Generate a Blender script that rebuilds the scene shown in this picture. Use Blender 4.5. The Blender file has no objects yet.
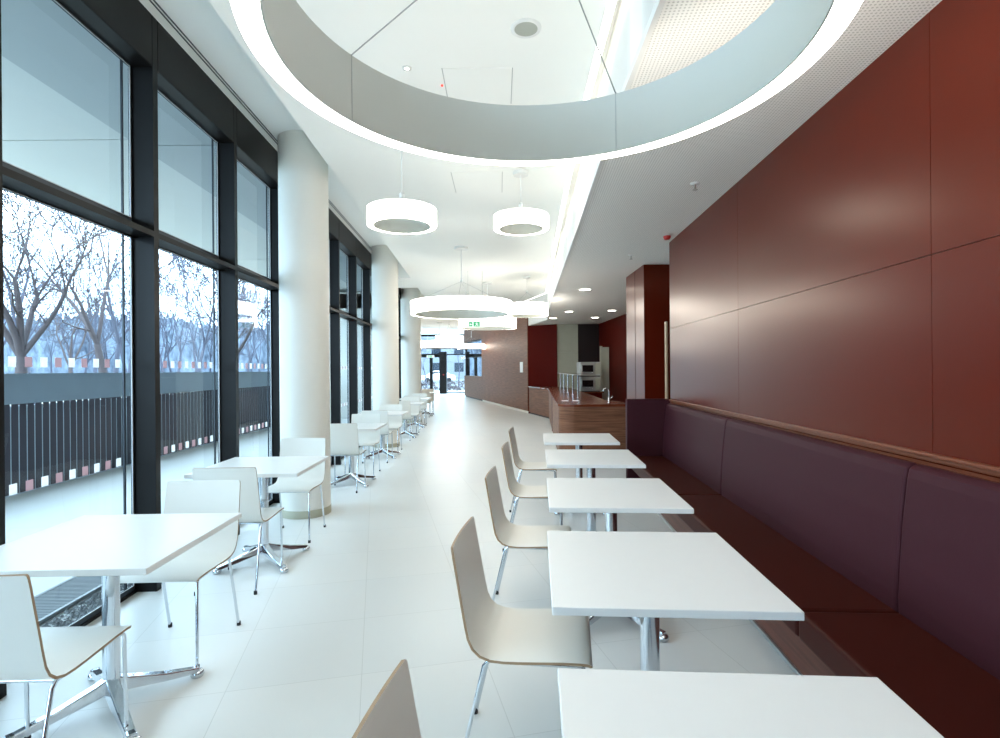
import bpy, bmesh, math, random
from mathutils import Vector, Matrix
C = bpy.context.scene.collection
SC = bpy.context.scene
PI = math.pi

# ------------------------------------------------------------------ camera
E = 1.45
cd = bpy.data.cameras.new('camera')
cd.sensor_width = 36.0
cd.lens = 36.0 * 540 / 1000
cd.shift_y = 0.001
cd.clip_start = 0.05
cd.clip_end = 400
cam = bpy.data.objects.new('camera', cd)
C.objects.link(cam)
cam.location = (0, 0, E)
cam.rotation_euler = (PI / 2, 0.008, 0)
SC.camera = cam

# ------------------------------------------------------------------ world (overcast winter daylight, bluish near the horizon)
SKY = 8.0
w = bpy.data.worlds.new('sky')
SC.world = w
w.use_nodes = True
nt = w.node_tree
nt.nodes.clear()
wo = nt.nodes.new('ShaderNodeOutputWorld')
bg = nt.nodes.new('ShaderNodeBackground')
tc = nt.nodes.new('ShaderNodeTexCoord')
sx = nt.nodes.new('ShaderNodeSeparateXYZ')
cr = nt.nodes.new('ShaderNodeValToRGB')
nt.links.new(tc.outputs['Generated'], sx.inputs[0])
nt.links.new(sx.outputs['Z'], cr.inputs[0])
e = cr.color_ramp.elements
e[0].position = 0.0
e[0].color = (0.36, 0.54, 0.74, 1)
e[1].position = 0.12
e[1].color = (0.62, 0.84, 1.0, 1)
nt.links.new(cr.outputs[0], bg.inputs['Color'])
bg.inputs['Strength'].default_value = SKY
nt.links.new(bg.outputs[0], wo.inputs[0])

# ------------------------------------------------------------------ exposure / colour management
vs = SC.view_settings
vs.view_transform = 'Standard'
vs.look = 'None'
vs.gamma = 1
vs.use_curve_mapping = False
vs.exposure = 0.42
RING = 9.5      # pendants
STRIP = 2.6    # cove strips
DOWN = 14.0     # downlights
try:
    SC.cycles.use_denoising = True
    SC.cycles.max_bounces = 12
    SC.cycles.diffuse_bounces = 6
    SC.cycles.transparent_max_bounces = 24
    SC.cycles.sample_clamp_indirect = 8
    SC.cycles.caustics_reflective = False
except Exception:
    pass


# ------------------------------------------------------------------ materials
def lin(c):
    return tuple((x / 12.92 if x <= .04045 else ((x + .055) / 1.055) ** 2.4) for x in [v / 255 for v in c]) + (1,)


def mat(name, rgb, rough=.5, metal=0., spec=.5, coat=0., noise=None):
    m = bpy.data.materials.new(name)
    m.use_nodes = True
    b = m.node_tree.nodes['Principled BSDF']
    b.inputs['Base Color'].default_value = lin(rgb)
    b.inputs['Roughness'].default_value = rough
    b.inputs['Metallic'].default_value = metal
    b.inputs['Specular IOR Level'].default_value = spec
    b.inputs['Coat Weight'].default_value = coat
    n = m.node_tree
    sc_, amt = noise or (6., .05)
    t = n.nodes.new('ShaderNodeTexCoord')
    nz = n.nodes.new('ShaderNodeTexNoise')
    nz.inputs['Scale'].default_value = sc_
    nz.inputs['Detail'].default_value = 4
    hs = n.nodes.new('ShaderNodeHueSaturation')
    hs.inputs['Color'].default_value = lin(rgb)
    mr = n.nodes.new('ShaderNodeMapRange')
    mr.inputs['To Min'].default_value = 1 - amt
    mr.inputs['To Max'].default_value = 1 + amt
    n.links.new(t.outputs['Object'], nz.inputs['Vector'])
    n.links.new(nz.outputs['Fac'], mr.inputs['Value'])
    n.links.new(mr.outputs[0], hs.inputs['Value'])
    n.links.new(hs.outputs[0], b.inputs['Base Color'])
    return m


def emis(name, rgb, s, base=.9):
    m = bpy.data.materials.new(name)
    m.use_nodes = True
    b = m.node_tree.nodes['Principled BSDF']
    b.inputs['Base Color'].default_value = tuple(base * q for q in lin(rgb)[:3]) + (1,)
    b.inputs['Emission Color'].default_value = lin(rgb)
    b.inputs['Emission Strength'].default_value = s
    return m


def glass(name, tint=(0.9, 0.96, 1.0), ior=1.38):
    m = bpy.data.materials.new(name)
    m.use_nodes = True
    n = m.node_tree
    n.nodes.clear()
    o = n.nodes.new('ShaderNodeOutputMaterial')
    mx = n.nodes.new('ShaderNodeMixShader')
    tr = n.nodes.new('ShaderNodeBsdfTransparent')
    tr.inputs[0].default_value = tint + (1,)
    gl = n.nodes.new('ShaderNodeBsdfGlossy')
    gl.inputs['Roughness'].default_value = 0.0
    fr = n.nodes.new('ShaderNodeFresnel')
    fr.inputs[0].default_value = ior
    n.links.new(fr.outputs[0], mx.inputs[0])
    n.links.new(tr.outputs[0], mx.inputs[1])
    n.links.new(gl.outputs[0], mx.inputs[2])
    n.links.new(mx.outputs[0], o.inputs[0])
    return m


def wood(name, c1, c2, rough=.4, scale=(1.2, 1.2, 26), plank=None, spec=.5):
    """horizontal grain; z is across the grain"""
    m = bpy.data.materials.new(name)
    m.use_nodes = True
    n = m.node_tree
    b = n.nodes['Principled BSDF']
    b.inputs['Roughness'].default_value = rough
    b.inputs['Specular IOR Level'].default_value = spec
    t = n.nodes.new('ShaderNodeTexCoord')
    mp = n.nodes.new('ShaderNodeMapping')
    mp.inputs['Scale'].default_value = scale
    nz = n.nodes.new('ShaderNodeTexNoise')
    nz.inputs['Scale'].default_value = 1.6
    nz.inputs['Detail'].default_value = 6
    nz.inputs['Roughness'].default_value = .62
    cr = n.nodes.new('ShaderNodeValToRGB')
    cr.color_ramp.elements[0].position = .32
    cr.color_ramp.elements[0].color = lin(c1)
    cr.color_ramp.elements[1].position = .68
    cr.color_ramp.elements[1].color = lin(c2)
    n.links.new(t.outputs['Object'], mp.inputs[0])
    n.links.new(mp.outputs[0], nz.inputs['Vector'])
    n.links.new(nz.outputs['Fac'], cr.inputs[0])
    n.links.new(cr.outputs[0], b.inputs['Base Color'])
    return m


M = {}
M['white_ceiling'] = mat('white_ceiling_paint', (244, 245, 241), .8, noise=(3, .01))
M['white_wall'] = mat('white_plaster', (236, 236, 230), .7, noise=(3, .01))
M['column'] = mat('column_paint', (232, 230, 222), .55, noise=(3, .015))
M['facade'] = mat('bronze_black_metal', (17, 16, 16), .42, .0, .22, noise=(4, .06))
M['sash'] = mat('sash_metal', (58, 66, 74), .35, .3, .5)
M['gasket'] = mat('silver_gasket', (206, 212, 216), .4, .2)
M['glass'] = glass('window_glass')
M['clear'] = glass('clear_glass', (.93, .98, .96), 1.4)
def film(name, rgb):
    m = bpy.data.materials.new(name)
    m.use_nodes = True
    n = m.node_tree
    n.nodes.clear()
    o = n.nodes.new('ShaderNodeOutputMaterial')
    mx = n.nodes.new('ShaderNodeMixShader')
    mx.inputs[0].default_value = .6
    d = n.nodes.new('ShaderNodeBsdfDiffuse')
    t = n.nodes.new('ShaderNodeBsdfTranslucent')
    d.inputs[0].default_value = t.inputs[0].default_value = lin(rgb)
    n.links.new(d.outputs[0], mx.inputs[1])
    n.links.new(t.outputs[0], mx.inputs[2])
    n.links.new(mx.outputs[0], o.inputs[0])
    return m


M['mark_white'] = film('marker_white', (250, 250, 250))
M['mark_pink'] = film('marker_pink', (214, 188, 192))
M['laminate'] = mat('white_laminate', (229, 230, 228), .36, noise=(20, .01))
M['laminate_edge'] = mat('laminate_edge', (205, 207, 206), .5)
M['shell'] = mat('chair_shell_white', (231, 230, 223), .4, noise=(12, .01))
M['ply'] = mat('plywood_edge', (156, 128, 98), .5, noise=(30, .15))
M['chrome'] = mat('chrome', (214, 220, 226), .12, 1., .5, noise=(4, .02))
M['rubber'] = mat('dark_rubber', (40, 40, 42), .6)
M['red_panel'] = mat('red_brown_panel', (85, 21, 7), .28, 0, .30, noise=(2.5, .06))
M['red_panel'].node_tree.nodes['Principled BSDF'].inputs['Specular Tint'].default_value = (1, .80, .58, 1)  # warm tint stands in for yellower lamp light in the reflections
M['deep_red'] = mat('deep_red_panel', (78, 14, 6), .45, 0, .05, noise=(2.5, .06))
M['dark_panel'] = mat('near_black_panel', (26, 12, 12), .5, 0, .3)
M['joint'] = mat('dark_joint', (60, 24, 18), .6)
M['leather'] = mat('aubergine_leather', (60, 27, 34), .55, 0, .12, noise=(60, .06))
M['seat_leather'] = mat('oxblood_leather', (60, 19, 12), .5, 0, .15, noise=(60, .06))
M['rail'] = mat('rail_wood', (112, 58, 34), .35, noise=(14, .12))
M['base_wood'] = wood('bench_wood', (82, 42, 32), (112, 64, 50), .4, spec=.3)
M['alu'] = mat('aluminium', (196, 200, 200), .3, .8)
M['walnut'] = wood('walnut_veneer', (92, 58, 42), (136, 94, 70), .5, spec=.14)
M['counter_top'] = wood('counter_wood', (96, 44, 26), (124, 64, 40), .25, (6, 1.2, 6))
M['panel_grey'] = mat('warm_grey_panel', (172, 170, 150), .6)
M['steel'] = mat('brushed_steel', (178, 178, 172), .35, .6)
M['oven_glass'] = mat('oven_glass', (30, 24, 22), .15)
M['band'] = mat('pendant_inner_band', (224, 223, 214), .45, noise=(3, .01))
M['canopy'] = mat('white_metal', (228, 230, 228), .4)
M['cable'] = mat('steel_cable', (176, 178, 176), .5, 0)
M['ring'] = emis('pendant_diffuser', (255, 248, 236), RING)
M['ring_up'] = emis('pendant_added_uplight', (255, 248, 236), RING * .33)  # glow on the unseen pendant tops, added to brighten the ceiling
M['strip'] = emis('strip_diffuser', (255, 252, 246), STRIP)
M['down'] = emis('downlight_lens', (255, 246, 230), DOWN)
M['spot'] = emis('spot_lens', (255, 255, 255), 30)
M['green'] = emis('sign_green', (20, 175, 110), .7, .25)
M['sign_white'] = emis('sign_white', (240, 255, 246), .7, .3)
M['speaker'] = mat('speaker_grille', (170, 174, 164), .7)
M['red_led'] = emis('red_led', (240, 60, 40), 1.2)
M['red_plastic'] = mat('red_plastic', (180, 40, 36), .4)
M['paving'] = mat('pale_paving', (214, 216, 214), .8, noise=(1.5, .04))
M['gravel'] = mat('gravel', (112, 116, 118), .9, noise=(45, .5))
M['grate'] = mat('grate_metal', (140, 146, 148), .4, .6)
M['fence_dark'] = mat('fence_slat_dark', (58, 58, 70), .6)
M['fence_light'] = mat('fence_panel_grey', (138, 154, 166), .6)
M['fence_back'] = mat('fence_backing', (186, 202, 214), .6)
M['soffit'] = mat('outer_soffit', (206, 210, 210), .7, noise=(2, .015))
M['soffit_shaded'] = mat('outer_soffit_shaded', (176, 184, 188), .7, noise=(2, .015))  # darker tone puts the shading near the facade into the colour
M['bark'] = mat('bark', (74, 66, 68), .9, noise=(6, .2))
M['bark_far'] = mat('bark_far', (74, 76, 90), .9, noise=(3, .2))  # blue-grey tone puts distance haze into the bark colour
M['hill'] = wood('wooded_slope', (48, 56, 68), (112, 124, 138), 1., (.9, .9, .10))  # bluish greys carry the haze of distance in the colour
M['lawn'] = mat('winter_ground', (150, 146, 134), .95, noise=(.4, .15))
M['asphalt'] = mat('asphalt', (84, 88, 94), .9)
M['car_white'] = mat('car_paint_white', (225, 230, 232), .25, 0, .5, .5)
M['car_teal'] = mat('car_paint_teal', (60, 150, 160), .25, 0, .5, .5)
M['car_blue'] = mat('car_paint_blue', (60, 84, 120), .25, 0, .5, .5)
M['car_glass'] = mat('car_window', (30, 40, 50), .1)
M['tyre'] = mat('tyre', (25, 25, 26), .8)
M['house'] = mat('pale_render', (116, 122, 128), .8)
M['sign_panel'] = mat('white_sign_panel', (232, 236, 236), .4)


def tile_floor():
    m = bpy.data.materials.new('white_floor_tiles')
    m.use_nodes = True
    n = m.node_tree
    b = n.nodes['Principled BSDF']
    b.inputs['Roughness'].default_value = .34
    b.inputs['Specular IOR Level'].default_value = .32
    t = n.nodes.new('ShaderNodeTexCoord')
    mp = n.nodes.new('ShaderNodeMapping')
    mp.vector_type = 'POINT'
    # world point -> tile frame: rotate by the tile angle
    ang = math.atan(-.229)           # tile lines run along (-.229, 1)
    mp.inputs['Rotation'].default_value = (0, 0, ang)
    mp.inputs['Location'].default_value = (FLX, FLY, 0)
    br = n.nodes.new('ShaderNodeTexBrick')
    br.offset = 0
    br.squash = 1
    br.inputs['Scale'].default_value = 1
    br.inputs['Brick Width'].default_value = .6
    br.inputs['Row Height'].default_value = .6
    br.inputs['Mortar Size'].default_value = .0018
    br.inputs['Mortar Smooth'].default_value = .1
    br.inputs['Color1'].default_value = lin((222, 222, 218))
    br.inputs['Color2'].default_value = lin((218, 219, 216))
    br.inputs['Mortar'].default_value = lin((202, 202, 197))
    n.links.new(t.outputs['Object'], mp.inputs[0])
    n.links.new(mp.outputs[0], br.inputs['Vector'])
    n.links.new(br.outputs['Color'], b.inputs['Base Color'])
    return m


# phase of the grid: a joint passes through the point (0.05, 2.13)
_a = math.atan(-.229)
_px = .047 * math.cos(_a) - 2.128 * math.sin(_a)
_qy = -.93 * math.sin(_a) + 3.14 * math.cos(_a)
FLX = -(_px % .6)
FLY = -(_qy % .6)
M['floor'] = tile_floor()


def perforated():
    m = bpy.data.materials.new('perforated_ceiling_panel')
    m.use_nodes = True
    n = m.node_tree
    b = n.nodes['Principled BSDF']
    b.inputs['Roughness'].default_value = .8
    t = n.nodes.new('ShaderNodeTexCoord')
    mp = n.nodes.new('ShaderNodeMapping')
    mp.inputs['Rotation'].default_value = (0, 0, .06)
    mp.inputs['Scale'].default_value = (55, 55, 0)
    fr = n.nodes.new('ShaderNodeVectorMath')
    fr.operation = 'FRACTION'
    sb = n.nodes.new('ShaderNodeVectorMath')
    sb.operation = 'SUBTRACT'
    sb.inputs[1].default_value = (.5, .5, 0)
    ln = n.nodes.new('ShaderNodeVectorMath')
    ln.operation = 'LENGTH'
    lt = n.nodes.new('ShaderNodeMath')
    lt.operation = 'LESS_THAN'
    lt.inputs[1].default_value = .27
    mx = n.nodes.new('ShaderNodeMix')
    mx.data_type = 'RGBA'
    mx.inputs['A'].default_value = lin((243, 243, 239))
    mx.inputs['B'].default_value = lin((200, 200, 196))
    n.links.new(t.outputs['Object'], mp.inputs[0])
    n.links.new(mp.outputs[0], fr.inputs[0])
    n.links.new(fr.outputs[0], sb.inputs[0])
    n.links.new(sb.outputs[0], ln.inputs[0])
    n.links.new(ln.outputs['Value'], lt.inputs[0])
    n.links.new(lt.outputs[0], mx.inputs['Factor'])
    n.links.new(mx.outputs['Result'], b.inputs['Base Color'])
    return m


M['perf'] = perforated()


# ------------------------------------------------------------------ mesh helpers
class MB:
    def __init__(s):
        s.v = []
        s.f = []
        s.m = []
        s.sm = []

    def add(s, vs, fs, mi=0, smooth=False):
        b = len(s.v)
        s.v += [tuple(v) for v in vs]
        for f in fs:
            s.f.append([b + i for i in f])
            s.m.append(mi)
            s.sm.append(smooth)
        return s

    def box(s, x0, x1, y0, y1, z0, z1, mi=0):
        x0, x1 = min(x0, x1), max(x0, x1)
        y0, y1 = min(y0, y1), max(y0, y1)
        z0, z1 = min(z0, z1), max(z0, z1)
        return s.add([(x0, y0, z0), (x1, y0, z0), (x1, y1, z0), (x0, y1, z0), (x0, y0, z1), (x1, y0, z1), (x1, y1, z1), (x0, y1, z1)],
                     [(0, 3, 2, 1), (4, 5, 6, 7), (0, 1, 5, 4), (1, 2, 6, 5), (2, 3, 7, 6), (3, 0, 4, 7)], mi)

    def prism(s, pts, z0, z1, mi=0, side=None):
        n = len(pts)
        a = sum(pts[i][0] * pts[(i + 1) % n][1] - pts[(i + 1) % n][0] * pts[i][1] for i in range(n))
        if a < 0:
            pts = pts[::-1]
        vs = [(p[0], p[1], z0) for p in pts] + [(p[0], p[1], z1) for p in pts]
        s.add(vs, [list(range(n))[::-1], [n + i for i in range(n)]], mi)
        s.add(vs, [(i, (i + 1) % n, n + (i + 1) % n, n + i) for i in range(n)], mi if side is None else side)
        return s

    def tube(s, pts, r, seg=8, mi=0, cap=True, smooth=True, ry=None):
        pts = [Vector(p) for p in pts]
        rs = r if isinstance(r, (list, tuple)) else [r] * len(pts)
        rings = []
        prev = None
        for i, p in enumerate(pts):
            if i == 0:
                d = pts[1] - p
            elif i == len(pts) - 1:
                d = p - pts[i - 1]
            else:
                d = (pts[i + 1] - p).normalized() + (p - pts[i - 1]).normalized()
            d.normalize()
            if prev is None:
                a = Vector((1, 0, 0)) if abs(d.x) < .9 else Vector((0, 1, 0))
                u = (a - d * a.dot(d)).normalized()
            else:
                u = (prev - d * prev.dot(d)).normalized()
            prev = u
            v = d.cross(u)
            k = ry if ry else 1
            rings.append([p + (u * math.cos(2 * PI * j / seg) + v * math.sin(2 * PI * j / seg) * k) * rs[i] for j in range(seg)])
        vs = [q for rg in rings for q in rg]
        fs = []
        for i in range(len(pts) - 1):
            for j in range(seg):
                j2 = (j + 1) % seg
                fs.append((i * seg + j, i * seg + j2, (i + 1) * seg + j2, (i + 1) * seg + j))
        s.add(vs, fs, mi, smooth)
        if cap:
            b = len(vs) - seg
            s.add(rings[0], [list(range(seg))[::-1]], mi)
            s.add(rings[-1], [list(range(seg))], mi)
        return s

    def lathe(s, prof, seg=32, mi=0, smooth=True, c=(0, 0, 0), close=False):
        """prof: (r, z) outward-facing when listed bottom to top on the outside"""
        n = len(prof)
        vs = []
        for (r, z) in prof:
            for j in range(seg):
                a = 2 * PI * j / seg
                vs.append((c[0] + r * math.cos(a), c[1] + r * math.sin(a), c[2] + z))
        fs = []
        for i in range(n if close else n - 1):
            i2 = (i + 1) % n
            for j in range(seg):
                j2 = (j + 1) % seg
                fs.append((i * seg + j, i * seg + j2, i2 * seg + j2, i2 * seg + j))
        s.add(vs, fs, mi, smooth)
        return s

    def disc(s, r, z, seg=32, mi=0, c=(0, 0, 0), up=False):
        vs = [(c[0] + r * math.cos(2 * PI * j / seg), c[1] + r * math.sin(2 * PI * j / seg), c[2] + z) for j in range(seg)]
        f = list(range(seg))
        return s.add(vs, [f if up else f[::-1]], mi)

    def mesh(s, name):
        me = bpy.data.meshes.new(name)
        me.from_pydata(s.v, [], s.f)
        me.polygons.foreach_set('material_index', s.m)
        me.polygons.foreach_set('use_smooth', s.sm)
        me.update()
        return me


def ob(name, mb, mats, parent=None, loc=(0, 0, 0), rz=0., bevel=0., seg=2, kind=None):
    me = mb if isinstance(mb, bpy.types.Mesh) else mb.mesh(name)
    o = bpy.data.objects.new(name, me)
    C.objects.link(o)
    if not me.materials:
        for m_ in (mats if isinstance(mats, (list, tuple)) else [mats]):
            me.materials.append(m_)
    if parent:
        o.parent = parent
    o.location = loc
    o.rotation_euler = (0, 0, rz)
    if bevel:
        b = o.modifiers.new('bevel', 'BEVEL')
        b.width = bevel
        b.segments = seg
        b.limit_method = 'ANGLE'
    if kind:
        o['kind'] = kind
    return o


def thing(name, label, cat, loc=(0, 0, 0), rz=0., group=None, kind=None):
    o = bpy.data.objects.new(name, None)
    o.empty_display_size = .1
    C.objects.link(o)
    o.location = loc
    o.rotation_euler = (0, 0, rz)
    o['label'] = label
    o['category'] = cat
    if group:
        o['group'] = group
    if kind:
        o['kind'] = kind
    return o


def tag(o, label, cat, group=None, kind=None):
    o['label'] = label
    o['category'] = cat
    if group:
        o['group'] = group
    if kind:
        o['kind'] = kind
    return o


def struct(o, label, cat):
    o['kind'] = 'structure'
    o['label'] = label
    o['category'] = cat
    return o


def dup(root, loc, rz, label, group=None, name=None):
    def cp(o, p):
        c = o.copy()
        C.objects.link(c)
        c.parent = p
        for ch in o.children:
            cp(ch, c)
        return c
    r = cp(root, None)
    if name:
        r.name = name
    r.location = loc
    r.rotation_euler = (0, 0, rz)
    r['label'] = label
    if group:
        r['group'] = group
    return r


# ------------------------------------------------------------------ geometry constants
FA, FB = -2.139, -.041            # facade front plane X = FA + FB*Y
FROT = math.atan(.041)
RA, RB = 1.67, .048               # right wall plane X = RA + RB*Y
BA, BB = 1.58, .0624              # bench back plane
RROT = -math.atan(RB)
BROT = -math.atan(BB)
CZ, RZ, HZ = 3.40, 2.91, 3.82     # main ceiling, right ceiling, window recess ceiling


def fx(Y):
    return FA + FB * Y


def rx(Y):
    return RA + RB * Y


# ------------------------------------------------------------------ floor and ground
b = MB()
b.prism([(fx(-4) - .13, -4.2), (3.6, -4.2), (3.6, 20), (3.2, 34.2), (-5.3, 34.2), (-5.3, 16.8), (fx(16.8) - .13, 16.8)], -.1, 0)
struct(ob('floor', b, M['floor']), 'white square tiled floor with fine grey joints', 'floor')

# ------------------------------------------------------------------ ceilings
LIP = [(.41, -4.2), (.587, 2.85), (.62, 3.94), (.697, 5.55), (.88, 8.8), (1.17, 13.7)]
LIP2 = [(1.17, 13.7), (.465, 16.2), (-.55, 19.9), (-1.55, 23.6)]
BULK = [(.50, -4.2), (.672, 2.85), (.732, 3.94), (.825, 5.66), (.98, 8.8), (1.085, 10.9), (1.28, 14.3), (1.40, 15.8)]


def sx_(Y):
    return -1.40 - .041 * Y


cpoly = [(sx_(-4.2), -4.2), (sx_(11.36), 11.36), (fx(11.36), 11.36), (fx(12.7), 12.7), (sx_(12.7), 12.7), (sx_(16.8), 16.8), (-5.25, 16.8), (-5.25, 25)]
cpoly += [(-1.0, 25), (-1.55, 23.6)] + LIP2[::-1][1:-1] + LIP[::-1]
b = MB()
b.prism(cpoly, CZ, CZ + .46)
struct(ob('ceiling', b, M['white_ceiling']), 'white smooth main ceiling the ring pendants hang from', 'ceiling')
b = MB()
b.prism([(fx(-4.2), -4.2), (sx_(-4.2) + .02, -4.2), (sx_(17) + .02, 17), (fx(17), 17)], HZ, HZ + .06)
struct(ob('ceiling', b, M['white_ceiling']), 'raised white ceiling strip above the window wall', 'ceiling')
b = MB()
b.prism([(-5.25, 25), (3.3, 25), (3.3, 34.2), (-5.25, 34.2)], 3.72, 3.8)
struct(ob('ceiling', b, M['white_ceiling']), 'white ceiling over the far entrance', 'ceiling')
# top of the light slots
b = MB()
b.prism(LIP + [(1.30, 14.3)] + BULK[::-1][2:], CZ + .10, CZ + .14)
b.prism(LIP2 + [(-1.0, 25), (-.5, 25.2), (1.6, 17.9), (1.9, 15.8), (1.30, 14.3)], 3.90, 3.94)
struct(ob('ceiling', b, M['white_ceiling']), 'white top of the lit slot beside the perforated ceiling', 'ceiling')
# right ceiling with bulkhead face
b = MB()
b.prism(BULK + [(.95, 17.8), (1.0, 19.2), (4.2, 19.2), (4.2, 6.25), (rx(6.25) + .1, 6.25), (rx(-4.2) + .2, -4.2)], RZ, 3.9)
struct(ob('ceiling', b, M['perf']), 'lower perforated white ceiling above the bench and counter', 'ceiling')
# trim line along the bulkhead
b = MB()
for (p, q) in zip(BULK[:-1], BULK[1:]):
    b.prism([(p[0] - .012, p[1]), (p[0] + .012, p[1]), (q[0] + .012, q[1]), (q[0] - .012, q[1])], RZ - .008, RZ + .03)
struct(ob('trim_1', b, M['canopy']), 'white edge profile where the perforated ceiling meets the light slot', 'trim')
# groove rails in recess ceiling
b = MB()
for dx in (.07, .095):
    b.prism([(fx(-4) + dx, -4), (fx(-4) + dx + .008, -4), (fx(17) + dx + .008, 17), (fx(17) + dx, 17)], HZ - .006, HZ + .01)
struct(ob('trim_2', b, M['sash']), 'thin dark double track in the ceiling above the windows', 'trim')

# light strips in the slots
b = MB()
for (p, q) in zip(LIP[:-1], LIP[1:]):
    b.prism([(p[0] + .0004, p[1]), (p[0] + .046, p[1]), (q[0] + .046, q[1]), (q[0] + .0004, q[1])], CZ + .002, CZ + .03)
for i in range(len(b.f)):
    b.m[i] = 1 if i % 6 == 1 else 0
tag(ob('light_strip', b, [M['strip'], M['canopy']]), 'long bright strip light in the slot running down the room', 'strip light')
b = MB()
for (p, q) in zip(LIP2[:-1], LIP2[1:]):
    b.prism([(p[0] + .004, p[1] + .004), (p[0] + .06, p[1] + .02), (q[0] + .06, q[1] + .02), (q[0] + .004, q[1] + .004)], CZ + .002, CZ + .03)
for i in range(len(b.f)):
    b.m[i] = 1 if i % 6 == 1 else 0
tag(ob('light_strip', b, [M['strip'], M['canopy']]), 'strip light angled along the top of the walnut wall', 'strip light')

# ------------------------------------------------------------------ right wall: satin red panels with fine joints
joints = [6.25, 4.24, 2.22, .20, -1.82, -4.0]
b = MB()
cs = math.sqrt(1 + RB * RB)


def rw(Y):
    return Y * cs


g = .0016
b.box(.018, .14, rw(-4.0), rw(6.25) - .002, 0, RZ, 1)
for y1, y0 in zip(joints[:-1], joints[1:]):
    for z0, z1 in ((0, 1.91), (1.91, RZ)):
        b.box(0, .018, rw(y0) + g, rw(y1) - g, z0 + g, z1 - g, 0)
struct(ob('wall_right', b, [M['red_panel'], M['joint']], None, (RA, 0, 0), RROT), 'satin red-brown panelled wall behind the bench', 'wall')
b = MB()
b.box(-.026, 0, rw(-4), rw(6.25), 1.080, 1.095)
b.box(-.014, 0, rw(-4), rw(6.25), 1.060, 1.080)
struct(ob('trim_3', b, M['rail'], None, (RA, 0, 0), RROT, .003), 'slim wooden rail on the red wall above the bench', 'trim')
b = MB()
b.box(-3, 4.2, -4.35, -4.2, 0, 4)
struct(ob('wall_back', b, M['deep_red']), 'deep red wall behind the viewpoint', 'wall')

# ------------------------------------------------------------------ bench
bench = thing('wall_bench', 'long built-in leather bench along the red panelled wall', 'bench', (BA, 0, 0), BROT)
segs = [(6.22, 4.27), (4.27, 2.2), (2.2, .13), (.13, -1.94)]
for i, (y1, y0) in enumerate(segs):
    # seat cushion: front at -0.48, back at -0.10
    b = MB()
    b.box(-.50, -.06, rw(y0) + .003, rw(y1) - .003, .33, .45)
    o = ob('seat_cushion', b, M['seat_leather'], bench, bevel=.018, seg=3)
    o['label'] = 'dark red seat cushion'
    # back cushion leaning slightly back
    n = 6
    vs = []
    fs = []
    b = MB()
    ya, yb = rw(y0) + .003, rw(y1) - .003
    prof = [(-.106, .44), (-.107, .52), (-.100, .66), (-.088, .82), (-.068, 1.0), (-.060, 1.036), (-.046, 1.052), (-.010, 1.058), (-.010, .44)]
    m_ = len(prof)
    vv = [(p[0], ya, p[1]) for p in prof] + [(p[0], yb, p[1]) for p in prof]
    b.add(vv, [list(range(m_)), [m_ + k for k in range(m_)][::-1]] + [(k, m_ + k, m_ + (k + 1) % m_, (k + 1) % m_) for k in range(m_)])
    ob('back_cushion', b, M['leather'], bench, bevel=.014, seg=3)
b = MB()
b.box(-.34, -.32, rw(-1.94), rw(6.22), .02, .335)
ob('base_panel', b, M['base_wood'], bench)
b = MB()
b.box(-.352, -.33, rw(-1.94), rw(6.22), 0, .022)
ob('plinth_strip', b, M['alu'], bench)
b = MB()
b.box(-.32, -.01, rw(-1.94), rw(6.22), .30, .335)
ob('seat_support', b, M['base_wood'], bench)
b = MB()
b.prism([(-.012, rw(-1.94)), (-.012, rw(6.22)), (rx(6.22) - BA - BB * 6.22 - .018, rw(6.22)), (rx(-1.94) - BA + BB * 1.94 - .03, rw(-1.94))], 1.03, 1.058)
ob('top_ledge', b, M['rail'], bench)['label'] = 'narrow wooden ledge behind the back cushions'
b = MB()
b.box(-.505, -.002, rw(6.225), rw(6.325), 0, 1.10)
ob('end_panel', b, M['leather'], bench, bevel=.012, seg=3)['label'] = 'tall padded end panel'

# ------------------------------------------------------------------ facade windows (all bays alike)
BAY = 1.195


def window_meshes():
    r = {}
    b = MB()
    b.box(-.152, 0, BAY - .055, BAY, 0, HZ)                   # mullion
    b.box(-.14, -.004, 0, BAY - .055, 3.48, HZ)               # head panel
    b.box(-.006, 0, .006, BAY - .061, 3.485, HZ)
    b.box(-.17, -.125, 0, BAY - .055, -.02, .02)               # sill
    r['frame'] = b.mesh('window_frame')
    b = MB()
    b.box(-.17, 0, 0, BAY - .055, 2.352, 2.389)
    r['transom'] = b.mesh('transom')
    b = MB()
    for z0, z1 in ((.02, 2.352), (2.389, 3.48)):
        b.box(-.150, -.132, 0, .02, z0, z1)
        b.box(-.147, -.137, 1.040, 1.054, z0, z1)
        b.box(-.150, -.140, 1.124, BAY - .055, z0, z1)
        b.box(-.150, -.134, .02, 1.118, z0, z0 + (.03 if z0 < 1 else .085))
        b.box(-.150, -.134, .02, 1.118, z1 - .012, z1)
    r['sash'] = b.mesh('sash')
    b = MB()
    for z0, z1 in ((.055, 2.34), (2.475, 3.465)):
        b.box(-.141, -.136, 1.118, 1.126, z0, z1)
        b.box(-.134, -.131, .02, 1.118, z1, z1 + .004)
        b.box(-.134, -.131, .02, 1.118, z0 - .004, z0)
    r['gasket'] = b.mesh('gasket')
    for nm, (z0, z1) in dict(lower=(.03, 2.345), upper=(2.45, 3.475)).items():
        b = MB()
        b.add([(-.142, .01, z0), (-.142, 1.125, z0), (-.142, 1.125, z1), (-.142, .01, z1)], [(0, 1, 2, 3)])
        r[nm] = b.mesh('pane')
    b = MB()
    for zc in (1.51, .885):
        for k in range(11):
            y = .113 + k * .097
            if 1.04 < y < 1.11:
                continue
            b.box(-.141, -.139, y - .022, y + .022, zc - .026, zc + .026, (k + 1) % 2)
    r['marks'] = b.mesh('safety_marker')
    return r


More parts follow.
